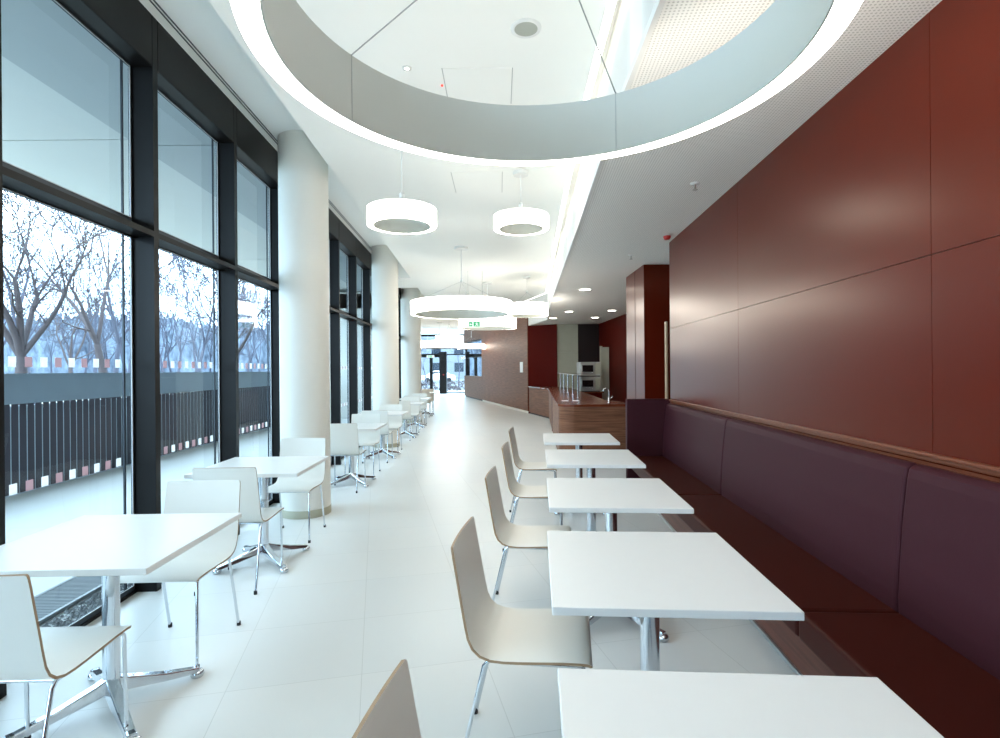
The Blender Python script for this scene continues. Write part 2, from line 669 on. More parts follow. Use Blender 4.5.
WM = window_meshes()
for k_, mm in dict(frame=[M['facade']], transom=[M['facade']], sash=[M['sash']], gasket=[M['gasket']], lower=[M['glass']], upper=[M['glass']],
                   marks=[M['mark_white'], M['mark_pink']]).items():
    for q in mm:
        WM[k_].materials.append(q)
Y0 = 3.634 - BAY * 6       # far edge of the front mullion of the first visible bay is at 3.634
wn = 0
cF = math.sqrt(1 + FB * FB)
for k in range(0, 17):
    s0 = Y0 - BAY + k * BAY
    wn += 1
    P = bpy.data.objects.new('window_%d' % wn, WM['frame'])
    C.objects.link(P)
    P.location = (fx(s0), s0, 0)
    P.rotation_euler = (0, 0, FROT)
    struct(P, 'tall black framed glazing bay of the left window wall', 'window')
    P['group'] = 'glazing bays of the left wall'
    for nm in ('transom', 'sash', 'gasket', 'lower', 'upper', 'marks'):
        o = bpy.data.objects.new({'lower': 'glass_pane', 'upper': 'glass_pane', 'marks': 'safety_marker'}.get(nm, nm), WM[nm])
        C.objects.link(o)
        o.parent = P
YEND = Y0 - BAY + 17 * BAY
b = MB()
b.prism([(fx(YEND) - .3, YEND), (fx(YEND) + .0, YEND), (fx(YEND), 17.0), (-5.3, 17.0), (-5.3, 16.8), (fx(YEND) - .3, 16.8)], 0, 3.9)
b.box(-5.5, -5.3, 17.0, 34.3, 0, 3.9)
struct(ob('wall_left', b, M['white_wall']), 'white wall return beyond the window wall', 'wall')

# ------------------------------------------------------------------ columns
for X, Y, r, lb in ((-2.0, 5.54, .243, 'thick white round column nearest the viewer'), (-2.20, 10.4, .25, 'second white round column, further down the window wall'),
                    (-2.50, 15.2, .28, 'third white round column, farthest from the viewer')):
    b = MB()
    b.lathe([(r, 0), (r, HZ + .02)], 48)
    o = ob('column', b, M['column'], None, (X, Y, 0))
    struct(o, lb, 'column')
    b = MB()
    b.lathe([(r + .004, .0), (r + .004, .075), (r, .077)], 48)
    ob('base_ring', b, M['panel_grey'], o)


# ------------------------------------------------------------------ ring pendants
def pendant(X, Y, zb, R, h, ri, label, three=False, name='ring_pendant', top=CZ, stem_z=None, a0=.6, seams=False):
    t = thing(name, label, 'pendant lamp', (X, Y, zb), 0, 'ring pendants under the main ceiling')
    seg = 96 if R > .5 else 64
    b = MB()
    b.lathe([(ri + .004, 0), (R, 0), (R, h), (ri + .012, h)], seg, smooth=False)
    for i in range(len(b.f)):
        b.sm[i] = seg <= i < 2 * seg
        b.m[i] = 1 if i >= 2 * seg else 0  # top face carries the added uplight
    ob('diffuser', b, [M['ring'], M['ring_up']], t)['label'] = 'glowing white diffuser'
    b = MB()
    b.lathe([(ri + .012, h + .001), (ri, h + .001), (ri, -.004), (ri + .006, -.004), (ri + .006, .0)], seg, smooth=False)
    for i in range(len(b.f)):
        b.sm[i] = True
    me = ob('inner_band', b, M['band'], t)
    me.modifiers.new('edge', 'EDGE_SPLIT').split_angle = .6
    hub = stem_z - zb
    b = MB()
    n = 4 if R > .5 else 3
    for k in range(n):
        a = a0 + k * 2 * PI / n
        b.tube([(0, 0, hub), (ri * math.cos(a), ri * math.sin(a), h)], .0024 if R > .5 else .002, 6)
        if seams:
            b.tube([(ri * math.cos(a) * .997, ri * math.sin(a) * .997, h), (ri * math.cos(a) * .997, ri * math.sin(a) * .997, 0)], .0009, 6)
    ob('cable', b, M['cable'], t)
    b = MB()
    b.tube([(0, 0, hub - .01), (0, 0, top - zb)], .007 if R > .5 else .004, 8)
    b.lathe([(.0, hub - .02), (.02, hub - .02), (.02, hub + .03), (0, hub + .03)], 16)
    ob('stem', b, M['canopy'], t)
    b = MB()
    rc = .11 if R > .5 else .075
    b.lathe([(0, top - zb - .035), (rc * .96, top - zb - .035), (rc, top - zb - .028), (rc, top - zb)], 32, smooth=False)
    ob('canopy', b, M['canopy'], t)
    return t


def at(px, z, py):
    u, v = px - 500, 370 - py
    u, v = u + .008 * v, v - .008 * u
    Yv = (z - E) * 540 / v
    return u / 540 * Yv, Yv


zR = E + .899
pendant(.123, 1.57, zR, .813, .231, .740, 'huge glowing ring pendant overhead, nearest the viewer', stem_z=E + 1.375, a0=math.radians(60.8), seams=True)
pendant(-.60, 8.56, E + .885, .80, .19, .735, 'large ring pendant on a Y shaped suspension in mid room', stem_z=E + 1.41, a0=.2)
pendant(-.75, 4.19, E + 1.125, .266, .125, .213, 'small drum ring pendant on the left beside the column', stem_z=E + 1.125 + .22, a0=.3)
pendant(.22, 5.32, E + 1.388, .27, .125, .212, 'small drum ring pendant on the right beside the strip light', stem_z=E + 1.388 + .22, a0=.3)
pendant(.575, 11.3, E + 1.13, .44, .24, .39, 'medium ring pendant partly behind the large one, by the strip light', stem_z=E + 1.62, a0=.3)
pendant(-.27, 12.0, E + .93, .64, .21, .585, 'ring pendant beneath and behind the mid-room ring', stem_z=E + 1.45, a0=.2)
pendant(-1.55, 16.6, E + .80, .42, .26, .37, 'small far ring pendant in front of the entrance glazing', stem_z=E + 1.4, a0=.2)
pendant(-2.45, 22.0, E + .92, .85, .26, .78, 'farthest large ring pendant near the entrance doors', stem_z=E + 1.5, a0=.2)
pendant(-1.28, 24.3, E + .96, .62, .2, .56, 'far ring pendant in front of the reception hatch', stem_z=E + 1.5, a0=.2)

# ------------------------------------------------------------------ ceiling fittings
X, Y = at(526, CZ, 28)
b = MB()
b.lathe([(0, -.006), (.068, -.006)], 40, 1)
b.lathe([(.066, -.008), (.085, -.008), (.088, 0)], 40, 0)
tag(ob('ceiling_speaker', b, [M['canopy'], M['speaker']], None, (X, Y, CZ)), 'round grey ceiling loudspeaker seen through the big ring', 'loudspeaker')
X, Y = at(407, CZ, 68)
b = MB()
b.lathe([(0, -.004), (.012, -.004)], 20, 1)
b.lathe([(.012, -.006), (.03, -.006), (.032, 0)], 20, 0)
tag(ob('ceiling_spot', b, [M['canopy'], M['spot']], None, (X, Y, CZ)), 'tiny bright recessed spot seen through the big ring', 'spotlight')
X, Y = at(442, CZ, 85)
b = MB()
b.box(-.007, .007, -.007, .007, -.008, 0)
tag(ob('indicator_lamp', b, M['red_led'], None, (X, Y, CZ)), 'tiny red indicator on the main ceiling beside an access hatch', 'indicator')
# access hatches (thin joint lines)
for (p0, p1, lb) in (((442, 68), (511, 103), 'white access hatch in the ceiling seen inside the big ring'), ((451, 172), (502, 192), 'white access hatch in the ceiling between the two small pendants')):
    xa, ya = at(p0[0], CZ, p0[1])
    xb, yb = at(p1[0], CZ, p1[1])
    y0, y1 = min(ya, yb), max(ya, yb)
    b = MB()
    b.box(xa, xb, y0, y1, CZ - .004, CZ - .0005, 0)
    for xx in (xa, xb):
        b.box(xx - .003, xx + .003, y0, y1, CZ - .0055, CZ - .0005, 1)
    o = ob('access_hatch', b, [M['white_ceiling'], M['cable']])
    tag(o, lb, 'hatch')
# sprinklers and detector on the lower ceiling
for (px, py, lb, red) in ((695, 183, 'white sprinkler head on the perforated ceiling', 0), (667, 235, 'fire detector with red band near the end of the red wall', 1), (631, 255, 'small sprinkler above the red pillar', 0)):
    X, Y = at(px, RZ, py)
    t = thing('ceiling_sensor' if red else 'sprinkler', lb, 'detector' if red else 'sprinkler', (X, Y, RZ))
    b = MB()
    b.lathe([(0, -.012), (.032, -.012), (.036, 0)], 24)
    ob('rose', b, M['canopy'], t)
    b = MB()
    if red:
        b.lathe([(0, -.05), (.028, -.05), (.04, -.028), (.04, -.012)], 24)
        ob('sensor_body', b, M['red_plastic'], t)['label'] = 'red sensor body'
    else:
        b.lathe([(.007, -.012), (.007, -.05), (.02, -.052), (.02, -.056), (0, -.056)][::-1], 16)
        ob('nozzle', b, M['steel'], t)
dl = ((585, 289.5, 'downlight nearest the viewer over the counter'), (569, 311.5, 'downlight over the counter, left of the pair nearest the kitchen wall'), (612, 310.5, 'downlight closest to the red pillar'), (595, 317.5, 'downlight in front of the dark kitchen panel'),
      (553, 318, 'farthest downlight, just in front of the red upright panel'))
for px, py, lb in dl:
    X, Y = at(px, RZ, py)
    t = thing('downlight', lb, 'downlight', (X, Y, RZ), 0, 'downlights over the serving counter')
    b = MB()
    b.disc(.10, -.004, 28)
    ob('lens', b, M['down'], t)
    b = MB()
    b.lathe([(.10, -.005), (.125, -.008), (.13, 0)], 28)
    ob('bezel', b, M['canopy'], t)

# ------------------------------------------------------------------ chairs
LABG = 'white bentwood chairs'


def chair_shell():
    prof = [(.205, .436), (.203, .441), (.198, .446), (.188, .450), (.165, .4525), (.10, .452), (.03, .448), (-.05, .444), (-.10, .443), (-.145, .446), (-.18, .458), (-.204, .480), (-.219, .512), (-.229, .56),
            (-.243, .64), (-.257, .72), (-.267, .78), (-.271, .803), (-.2735, .817), (-.275, .826), (-.276, .830)]
    W = [.200, .203, .206, .208, .21, .21, .21, .21, .21, .21, .21, .21, .21, .21, .209, .207, .206, .205, .204, .202, .197]
    th = .0095
    n = len(prof)
    top = []
    bot = []
    for i, (y, z) in enumerate(prof):
        a = prof[max(i - 1, 0)]
        c = prof[min(i + 1, n - 1)]
        d = Vector((c[0] - a[0], c[1] - a[1])).normalized()
        nrm = Vector((d.y, -d.x))   # for direction -y the upper side is +z
        if nrm.dot(Vector((.3, 1))) < 0 and i < 9:
            nrm = -nrm
        if i >= 9 and nrm.x < 0:
            nrm = -nrm
        top.append((y, z))
        bot.append((y - nrm.x * th, z - nrm.y * th))
    m_ = 8
    b = MB()
    vs = []
    for rows in (top, bot):
        for i, (y, z) in enumerate(rows):
            for j in range(m_ + 1):
                f = -1 + 2 * j / m_
                # slightly dished back
                dish = .008 * (1 - f * f) if i > 11 else 0
                vs.append((W[i] * f, y - dish, z))
    N = n * (m_ + 1)
    ft, fb, fe = [], [], []
    for i in range(n - 1):
        for j in range(m_):
            a = i * (m_ + 1) + j
            ft.append((a, a + m_ + 1, a + m_ + 2, a + 1))
            fb.append((N + a, N + a + 1, N + a + m_ + 2, N + a + m_ + 1))
    per = [j for j in range(m_ + 1)] + [i * (m_ + 1) + m_ for i in range(1, n)] + [(n - 1) * (m_ + 1) + j for j in range(m_ - 1, -1, -1)] + [i * (m_ + 1) for i in range(n - 2, 0, -1)]
    for k in range(len(per)):
        p, q = per[k], per[(k + 1) % len(per)]
        fe.append((p, q, N + q, N + p))
    b.add(vs, ft + fb, 0, True)
    base = len(b.v)
    b.add(vs, fe, 1, False)
    bm = bmesh.new()
    me = b.mesh('seat_shell')
    bm.from_mesh(me)
    bmesh.ops.recalc_face_normals(bm, faces=bm.faces[:])
    bm.to_mesh(me)
    bm.free()
    return me


def make_chair():
    t = thing('cafe_chair', '', 'chair', (0, 0, 0), 0, LABG)
    ob('seat_shell', chair_shell(), [M['shell'], M['ply']], t)['label'] = 'white bent plywood shell with bare brown edge'
    r = .0075
    for sgn in (-1, 1):
        b = MB()
        b.tube([(sgn * .188, .165, .428), (sgn * .19, .178, .418), (sgn * .192, .186, .02)], r, 10)
        L = ob('leg', b, M['chrome'], t)
        b = MB()
        b.lathe([(0, 0), (.011, 0), (.011, .022), (0, .024)], 12, c=(sgn * .192, .186, 0))
        ob('foot_cap', b, M['rubber'], L)
        b = MB()
        b.tube([(sgn * .186, -.150, .434), (sgn * .187, -.172, .412), (sgn * .192, -.268, .02)], r, 10)
        L = ob('leg', b, M['chrome'], t)
        b = MB()
        b.lathe([(0, 0), (.011, 0), (.011, .022), (0, .024)], 12, c=(sgn * .192, -.273, 0))
        ob('foot_cap', b, M['rubber'], L)
    b = MB()
    for sgn in (-1, 1):
        b.tube([(sgn * .187, -.155, .431), (sgn * .188, .17, .430)], r, 8)
    b.tube([(-.188, .168, .429), (.188, .168, .429)], r, 8)
    b.tube([(-.187, -.153, .431), (.187, -.153, .431)], r, 8)
    ob('seat_frame', b, M['chrome'], t)
    return t


def make_table(wd, dp):
    t = thing('cafe_table', '', 'table', (0, 0, 0), 0)
    b = MB()
    b.box(-wd / 2, wd / 2, -dp / 2, dp / 2, .714, .74, 0)
    o = ob('tabletop', b, [M['laminate']], t, bevel=.003)
    o['label'] = 'plain white laminate top'
    b = MB()
    b.tube([(0, 0, .06), (0, 0, .70)], .036, 20, ry=.7)
    ob('column', b, M['chrome'], t)
    b = MB()
    b.box(-.16, .16, -.16, .16, .700, .714)
    ob('mounting_plate', b, M['chrome'], t, bevel=.004)
    for k in range(4):
        a = PI / 4 + k * PI / 2
        ca, sa = math.cos(a), math.sin(a)
        b = MB()
        # tapering flat blade arm
        st = [(.0, .062, .030, .115), (.06, .052, .030, .095), (.2, .034, .026, .058), (.315, .026, .022, .036), (.345, .028, .024, .032)]
        vs = []
        for (d, hz, hw, zc) in st:
            z1 = zc + hz / 2
            z0 = max(zc - hz / 2, .012)
            for (ww, zz) in ((-hw, z0), (hw, z0), (hw * .75, z1), (-hw * .75, z1)):
                vs.append((d * ca - ww * sa, d * sa + ww * ca, zz))
        fs = [(0, 3, 2, 1)]
        for i in range(len(st) - 1):
            for j in range(4):
                fs.append((i * 4 + j, i * 4 + (j + 1) % 4, i * 4 + 4 + (j + 1) % 4, i * 4 + 4 + j))
        q = 4 * (len(st) - 1)
        fs.append((q, q + 1, q + 2, q + 3))
        b.add(vs, fs)
        L = ob('foot', b, M['chrome'], t, bevel=.005)
        b = MB()
        b.lathe([(0, 0), (.026, 0), (.03, .008), (.03, .02), (.022, .03), (0, .034)], 18, c=(.338 * ca, .338 * sa, 0))
        ob('glide', b, M['chrome'], L)
    return t


chair0 = make_chair()
tabR = make_table(.73, .77)
tabL = make_table(.78, .77)
used = set()


def put(proto, loc, rz, label, group):
    if proto.name not in used:
        used.add(proto.name)
        proto.location = loc
        proto.rotation_euler = (0, 0, rz)
        proto['label'] = label
        proto['group'] = group
        return proto
    return dup(proto, loc, rz, label, group)


OR = ['nearest the viewer', 'second from the viewer', 'third from the viewer', 'fourth from the viewer', 'farthest from the viewer']
TR = [(.470, .878), (.54, 1.975), (.638, 3.14), (.735, 4.40), (.815, 5.62)]
for (X, Y), o_ in zip(TR, OR):
    put(tabR, (X, Y, 0), -.066, 'white square table in front of the leather bench, ' + o_, 'tables along the leather bench')
CRr = [(.04, .93), (.13, 2.06), (.215, 3.27), (.315, 4.47), (.39, 5.66)]
for (X, Y), o_ in zip(CRr, OR):
    put(chair0, (X, Y, 0), -PI / 2 - .13, 'white chair facing the leather bench, ' + o_, 'chairs facing the leather bench')
OL = ['nearest the viewer', 'second from the viewer', 'third from the viewer', 'fourth from the viewer', 'fifth from the viewer', 'sixth from the viewer', 'farthest from the viewer']
TL = [(-1.69, 2.335, -.39, .48), (-1.82, 4.14, -.35, .61), (-1.93, 6.98, -.29, .56), (-2.0, 9.15, -.38, .5), (-2.09, 11.85, -.4, .5), (-2.19, 13.9, -.4, .5), (-2.42, 17.4, -.4, .5)]
for i, ((X, Y, dn, df), o_) in enumerate(zip(TL, OL)):
    put(tabL, (X, Y, 0), FROT * .7, 'white square table in the window row, ' + o_, 'tables along the window wall')
    put(chair0, (X + .015, Y + dn, 0), FROT * .6, 'white chair seen from behind at the window table ' + o_, 'chairs along the window wall')
    put(chair0, (X + .02 - .041 * df, Y + df, 0), PI + FROT, 'white chair facing the viewer across the window table ' + o_, 'chairs along the window wall')

# ------------------------------------------------------------------ walnut wall, reception desk
WA, WB = (1.42, 15.8), (-1.97, 29.8)
wang = math.atan2(WB[1] - WA[1], WB[0] - WA[0])
wl = math.hypot(WB[0] - WA[0], WB[1] - WA[1])


def along(Y):
    return (Y - WA[1]) / (WB[1] - WA[1]) * wl


# local frame: +x along the wall away from the viewer, +y = into the room side is +y rotated? (left of travel = room side)
b = MB()
d0, d1 = along(17.9), along(25.2)
b.box(d0, d1, -.2, 0, .08, 3.9)
b.box(d1, wl, -.2, 0, 2.95, 3.9)           # header over the hatch
b.box(d0, d1, -.2, -.03, 0, .08, 1)
struct(ob('wall_far', b, [M['walnut'], M['white_wall']], None, (WA[0], WA[1], 0), wang), 'tall walnut clad wall angled toward the entrance', 'wall')
desk = thing('reception_desk', 'walnut reception desk below the far hatch by the entrance', 'desk', (WA[0], WA[1], 0), wang)
b = MB()
b.box(d1 + .002, wl, -.6, 0, .07, 1.12)
ob('front_panel', b, M['walnut'], desk)
b = MB()
b.box(d1 + .002, wl + .02, -.62, .02, 1.12, 1.155)
ob('worktop', b, M['walnut'], desk)
b = MB()
b.box(d1 + .002, wl - .05, -.55, -.05, 0, .07)
ob('plinth', b, M['dark_panel'], desk)
t = thing('desk_monitor', 'small dark screen standing on the reception desk', 'monitor', (WA[0], WA[1], 0), wang)
b = MB()
b.box(d1 + .1, d1 + .75, -.3, -.26, 1.2, 1.5)
ob('screen', b, M['dark_panel'], t, bevel=.01)
b = MB()
b.box(d1 + .32, d1 + .5, -.36, -.2, 1.155, 1.17)
b.box(d1 + .38, d1 + .44, -.29, -.27, 1.17, 1.22)
ob('stand', b, M['rubber'], t)
b = MB()
b.box(0, .028, 0, .13, 0, .34)
dd = along(18.55)
t = thing('wall_sign', 'small white rectangular sign on the walnut wall', 'sign', (WA[0], WA[1], 0), wang)
b = MB()
b.box(dd - .16, dd + .16, 0.001, .03, 1.36, 1.72)
ob('sign_box', b, M['sign_panel'], t, bevel=.006)
# hatch glazing frame
b = MB()
for (a0, a1) in ((d1, d1 + .06), (wl - .06, wl)):
    b.box(a0, a1, -.16, -.06, 1.155, 2.95)
b.box(d1, wl, -.16, -.06, 2.89, 2.95)
b.box(d1, wl, -.12, -.10, 2.1, 2.12)
o = ob('window_18', b, M['facade'], None, (WA[0], WA[1], 0), wang)
struct(o, 'dark framed glazed hatch above the reception desk', 'window')
b = MB()
b.add([(d1, -.11, 1.155), (wl, -.11, 1.155), (wl, -.11, 2.9), (d1, -.11, 2.9)], [(0, 1, 2, 3)])
ob('glass_pane', b, M['glass'], o)

# ------------------------------------------------------------------ serving counter
ct = thing('serving_counter', 'walnut fronted serving counter with rounded corner and red-brown top', 'counter')
K = math.hypot(.03, .03)


def arc(cx, cy, r, a0, a1, n=8):
    return [(cx + r * math.cos(math.radians(a0 + (a1 - a0) * i / n)), cy + r * math.sin(math.radians(a0 + (a1 - a0) * i / n))) for i in range(n + 1)]


outer = [(.95, 17.83), (1.42, 15.8)] + arc(1.19, 8.66, .26, 176, 270, 10) + [(2.01, 8.40)]
inner = [(2.01, 9.2), (1.85, 9.4), (2.1, 15.9), (1.75, 17.3)]
b = MB()
b.prism(outer + inner, .06, .868)
ob('body', b, M['walnut'], ct)
b = MB()
ins = [(.98, 17.85), (1.47, 15.8)] + arc(1.21, 8.68, .2, 176, 270, 8) + [(2.0, 8.48), (2.0, 9.1), (1.8, 9.3), (2.05, 15.9), (1.7, 17.3)]
b.prism(ins, 0, .06)
ob('plinth', b, M['dark_panel'], ct)
b = MB()
outer2 = [(.935, 17.83), (1.40, 15.8)] + arc(1.19, 8.66, .28, 176, 270, 10) + [(2.01, 8.38)]
b.prism(outer2 + inner, .868, .905)
ob('worktop', b, M['counter_top'], ct, bevel=.004)
# dark vertical joint and pale end board on the aisle side
b = MB()
for Yj in (12.2,):
    Xj = .93 + (1.42 - .93) * (Yj - 8.66) / (15.8 - 8.66)
    b.box(Xj - .008, Xj + .01, Yj - .05, Yj + .05, .06, .85)
ob('joint', b, M['joint'], ct)

# sneeze guard
t = thing('sneeze_guard', 'glass sneeze guard shelf on chrome posts along the counter', 'sneeze guard')
gp = [(1.50, 10.4), (1.55, 11.5), (1.62, 12.9), (1.68, 14.2), (1.78, 15.9)]
for (x, y) in gp:
    b = MB()
    b.tube([(x, y, .905), (x, y, 1.34)], .014, 10)
    b.lathe([(0, .905), (.035, .905), (.035, .915), (.014, .918)], 16, c=(x, y, 0))
    ob('post', b, M['chrome'], t)
b = MB()
b.prism([(1.42, 10.3), (1.91, 10.3), (2.2, 16.0), (1.70, 16.0)], 1.34, 1.352)
ob('glass_shelf', b, M['clear'], t)
b = MB()
b.tube([(1.42, 10.3, 1.346), (1.91, 10.3, 1.346)], .010, 8)
b.tube([(1.42, 10.3, 1.346), (1.70, 16.0, 1.346)], .010, 8)
ob('edge_rail', b, M['steel'], t)
# faucet
t = thing('faucet', 'chrome tap standing on the front end of the counter', 'tap', (1.735, 8.6, .905))
b = MB()
b.lathe([(0, 0), (.028, 0), (.028, .012), (.017, .016), (.017, .10), (.0, .105)], 18)
ob('body', b, M['chrome'], t)
b = MB()
b.tube([(0, 0, .1), (0, 0, .2), (-.012, 0, .225), (-.05, 0, .24), (-.085, 0, .225), (-.09, 0, .2)], .010, 10)
ob('spout', b, M['chrome'], t)
b = MB()
b.tube([(.015, 0, .07), (.055, -.01, .115)], .007, 8)
ob('lever', b, M['chrome'], t)
# cards on the counter
for x, y, lb in ((1.12, 9.35, 'small pale card flat on the counter corner, left one'), (1.31, 9.35, 'small pale card flat on the counter corner, right one')):
    b = MB()
    b.box(-.05, .05, -.07, .07, 0, .006)
    tag(ob('card', b, M['sign_panel'], None, (x, y, .905)), lb, 'card')

# ------------------------------------------------------------------ kitchen behind the counter
b = MB()
b.prism([(.93, 17.9), (1.84, 17.35), (1.84, 17.65), (1.0, 18.2)], .0, RZ)
struct(ob('wall_kitchen', b, M['deep_red']), 'deep red upright wall panel at the end of the counter', 'wall')
b = MB()
b.box(1.84, 2.52, 17.4, 17.6, 0, 2.0)
b.box(1.84, 2.52, 17.4, 17.6, 2.006, RZ)
struct(ob('wall_kitchen', b, M['panel_grey']), 'warm grey panel on the kitchen back wall', 'wall')
b = MB()
b.box(2.52, 4.1, 17.4, 17.6, 0, RZ)
struct(ob('wall_kitchen', b, M['dark_panel']), 'almost black panel on the kitchen back wall', 'wall')
b = MB()
b.prism([(3.20, 17.4), (3.62, 7.6), (3.72, 7.6), (3.30, 17.4)], 0, RZ)
struct(ob('wall_kitchen', b, M['deep_red']), 'deep red side wall of the kitchen', 'wall')
b = MB()
b.box(2.02, 2.9, 7.55, 8.6, 0, RZ - .002)
b.box(2.016, 2.03, 8.04, 8.046, 0, RZ - .002, 1)
b.box(2.42, 2.426, 7.546, 7.56, 0, RZ - .002, 1)
struct(ob('wall_pillar', b, [M['red_panel'], M['joint']]), 'square red-brown clad pillar between bench and kitchen', 'wall')
b = MB()
b.box(2.9, 3.7, 7.62, 7.72, 0, RZ)
struct(ob('wall_kitchen', b, M['deep_red']), 'deep red wall joining pillar and side wall', 'wall')
b = MB()
b.box(2.12, 3.8, 6.08, 6.2, 0, RZ)
b.box(3.7, 3.8, 6.2, 7.72, 0, RZ)
struct(ob('wall_corridor', b, M['deep_red']), 'deep red wall closing the passage behind the bench wall', 'wall')
# door standing between the red wall and the pillar
b = MB()
b.box(2.115, 2.135, 6.86, 6.93, 0, 2.05, 0)
b.box(2.135, 3.0, 6.88, 6.92, 0, 2.05, 1)
o = ob('door_1', b, [M['ply'], M['red_panel']])
struct(o, 'narrow red door edge with pale frame behind the end of the red wall', 'door')
b = MB()
b.box(2.96, 3.02, 15.9, 16.0, 0, 2.13)
b.box(3.02, 3.22, 15.93, 15.97, 0, 2.10)
o = ob('door_2', b, M['panel_grey'])
struct(o, 'pale door standing ajar on the kitchen side wall', 'door')
b = MB()
b.tube([(2.94, 15.93, 1.05), (2.90, 15.9, 1.05), (2.90, 15.84, 1.05)], .012, 8)
ob('door_handle', b, M['chrome'], o)
bc = thing('back_counter', 'dark red low cabinet under the ovens', 'cabinet')
b = MB()
b.box(2.14, 2.70, 14.3, 15.2, 0, .82)
ob('body', b, M['deep_red'], bc)
b = MB()
b.box(2.12, 2.74, 14.26, 15.2, .82, .85)
ob('worktop', b, M['counter_top'], bc)


def oven(z, lb):
    t = thing('oven', lb, 'oven', (2.42, 14.75, z), 0, 'stacked ovens on the kitchen cabinet')
    b = MB()
    b.box(-.28, .28, -.30, .30, .015, .395)
    ob('body', b, M['steel'], t, bevel=.01)
    b = MB()
    b.box(-.25, .10, -.325, -.305, .09, .34, 0)
    d = ob('door', b, M['steel'], t, bevel=.005)
    b = MB()
    b.box(-.22, .07, -.332, -.322, .13, .31)
    ob('window', b, M['oven_glass'], d)
    b = MB()
    b.tube([(-.2, -.35, .105), (.06, -.35, .105)], .009, 8)
    ob('handle', b, M['chrome'], d)
    b = MB()
    b.box(.13, .26, -.312, -.302, .05, .36)
    ob('control_panel', b, M['panel_grey'], t)
    for sx in (-.24, .24):
        for sy in (-.25, .25):
            b = MB()
            b.lathe([(0, 0), (.02, 0), (.02, .016)], 10, c=(sx, sy, 0))
            ob('foot', b, M['rubber'], t)


oven(.85, 'steel oven resting on the dark red cabinet')
oven(1.25, 'steel oven stacked on top of the other oven')

# ------------------------------------------------------------------ exit signs


def exit_sign(X, Y, Z, s, lb, top):
    t = thing('exit_sign', lb, 'exit sign', (X, Y, Z))
    b = MB()
    b.box(-s, s, -.012, .012, 0, s * .62)
    ob('panel', b, M['sign_white'], t)
    b = MB()
    q = s / 1.0
    f = -.014
    def rect(x0, x1, z0, z1):
        b.box(x0 * q, x1 * q, f - .001, f, z0 * q, z1 * q)
    rect(-.62, -.30, .10, .52)       # door
    rect(-.18, .42, .08, .54)        # field behind the runner
    ob('pictogram', b, M['green'], t)
    b = MB()
    f = -.017
    # running figure and arrow in white
    def poly(pts):
        b.add([(x * q, f, z * q) for x, z in pts], [list(range(len(pts)))])
    cxx, cz, r = .14, .45, .045
    poly([(cxx + r * math.cos(k * PI / 5), cz + r * math.sin(k * PI / 5)) for k in range(10)])
    poly([(.06, .38), (.16, .40), (.20, .26), (.10, .24)])
    poly([(.10, .26), (.18, .26), (.06, .18), (-.04, .10), (-.08, .14)])
    poly([(.12, .26), (.20, .26), (.30, .18), (.26, .10), (.20, .18)])
    poly([(.14, .38), (.16, .34), (.32, .30), (.32, .34)])
    poly([(.10, .39), (.08, .35), (-.06, .34), (-.06, .37)])
    poly([(-.58, .29), (-.46, .40), (-.46, .33), (-.34, .33), (-.34, .25), (-.46, .25), (-.46, .18)])
    ob('runner', b, M['sign_white'], t)
    b = MB()
    for x in (-s * .7, s * .7):
        b.tube([(x, 0, s * .62), (x, 0, top - Z)], .004, 6)
    ob('suspension', b, M['cable'], t)


exit_sign(-.475, 10.6, E + .84, .20, 'hanging green exit sign in front of a ring pendant', CZ)
exit_sign(-4.05, 31.5, E + .75, .22, 'green exit sign above the far entrance door', 3.72)

# ------------------------------------------------------------------ far entrance
YE = 34.0
b = MB()


def ex(px):
    return (px - 500) / 540 * YE


b.box(-5.3, 3.2, YE, YE + .12, 3.60, 3.75)
b.box(ex(440), ex(447), YE - .35, YE + .1, 0, 2.62)
b.box(-5.3, ex(447), YE - .02, YE + .1, 2.28, 2.50)
b.box(ex(447), 3.2, YE, YE + .08, 2.42, 2.48)
b.box(ex(447), 3.2, YE, YE + .1, 0, .08)
o = ob('window_19', b, M['facade'])
struct(o, 'dark framed entrance glazing at the far end', 'window')
b = MB()
b.add([(-5.3, YE + .05, 0.02), (3.2, YE + .05, 0.02), (3.2, YE + .05, 3.6), (-5.3, YE + .05, 3.6)], [(0, 1, 2, 3)])
ob('glass_pane', b, M['glass'], o)
b = MB()
b.box(ex(430), ex(433), YE - .14, YE - .04, 0, 2.28)
b.box(ex(421), ex(430), YE - .12, YE - .06, .0, .12)
b.box(ex(419.5), ex(421), YE - .14, YE - .04, 0, 2.28)
o = ob('door_3', b, M['facade'])
struct(o, 'dark framed glass entrance door at the far end', 'door')
b = MB()
b.box(ex(443.5), ex(444.6), YE - .37, YE - .35, 1.15, 1.22)
tag(ob('button', b, M['red_plastic']), 'small reddish button on the dark entrance post', 'button')

# ------------------------------------------------------------------ outside
def shrub(X, Y, sx, sz, lb, seed):
    rnd = random.Random(seed)
    b = MB()
    for i in range(260):
        a, t_, q = rnd.uniform(0, 2 * PI), rnd.uniform(0, 1), rnd.uniform(.55, 1)
        x, y, z = sx * q * math.cos(a) * (1 - .5 * t_), .7 * sx * q * math.sin(a) * (1 - .5 * t_), sz * t_
        l = rnd.uniform(.06, .14)
        d = Vector((rnd.uniform(-1, 1), rnd.uniform(-1, 1), rnd.uniform(0, 1))).normalized() * l
        e_ = d.orthogonal().normalized() * l * .4
        p = Vector((x, y, z))
        b.add([p - e_, p + d, p + e_, p - d], [(0, 1, 2, 3)])
    tag(ob('shrub', b, M['bark'], None, (X, Y, -.01)), lb, 'shrub')


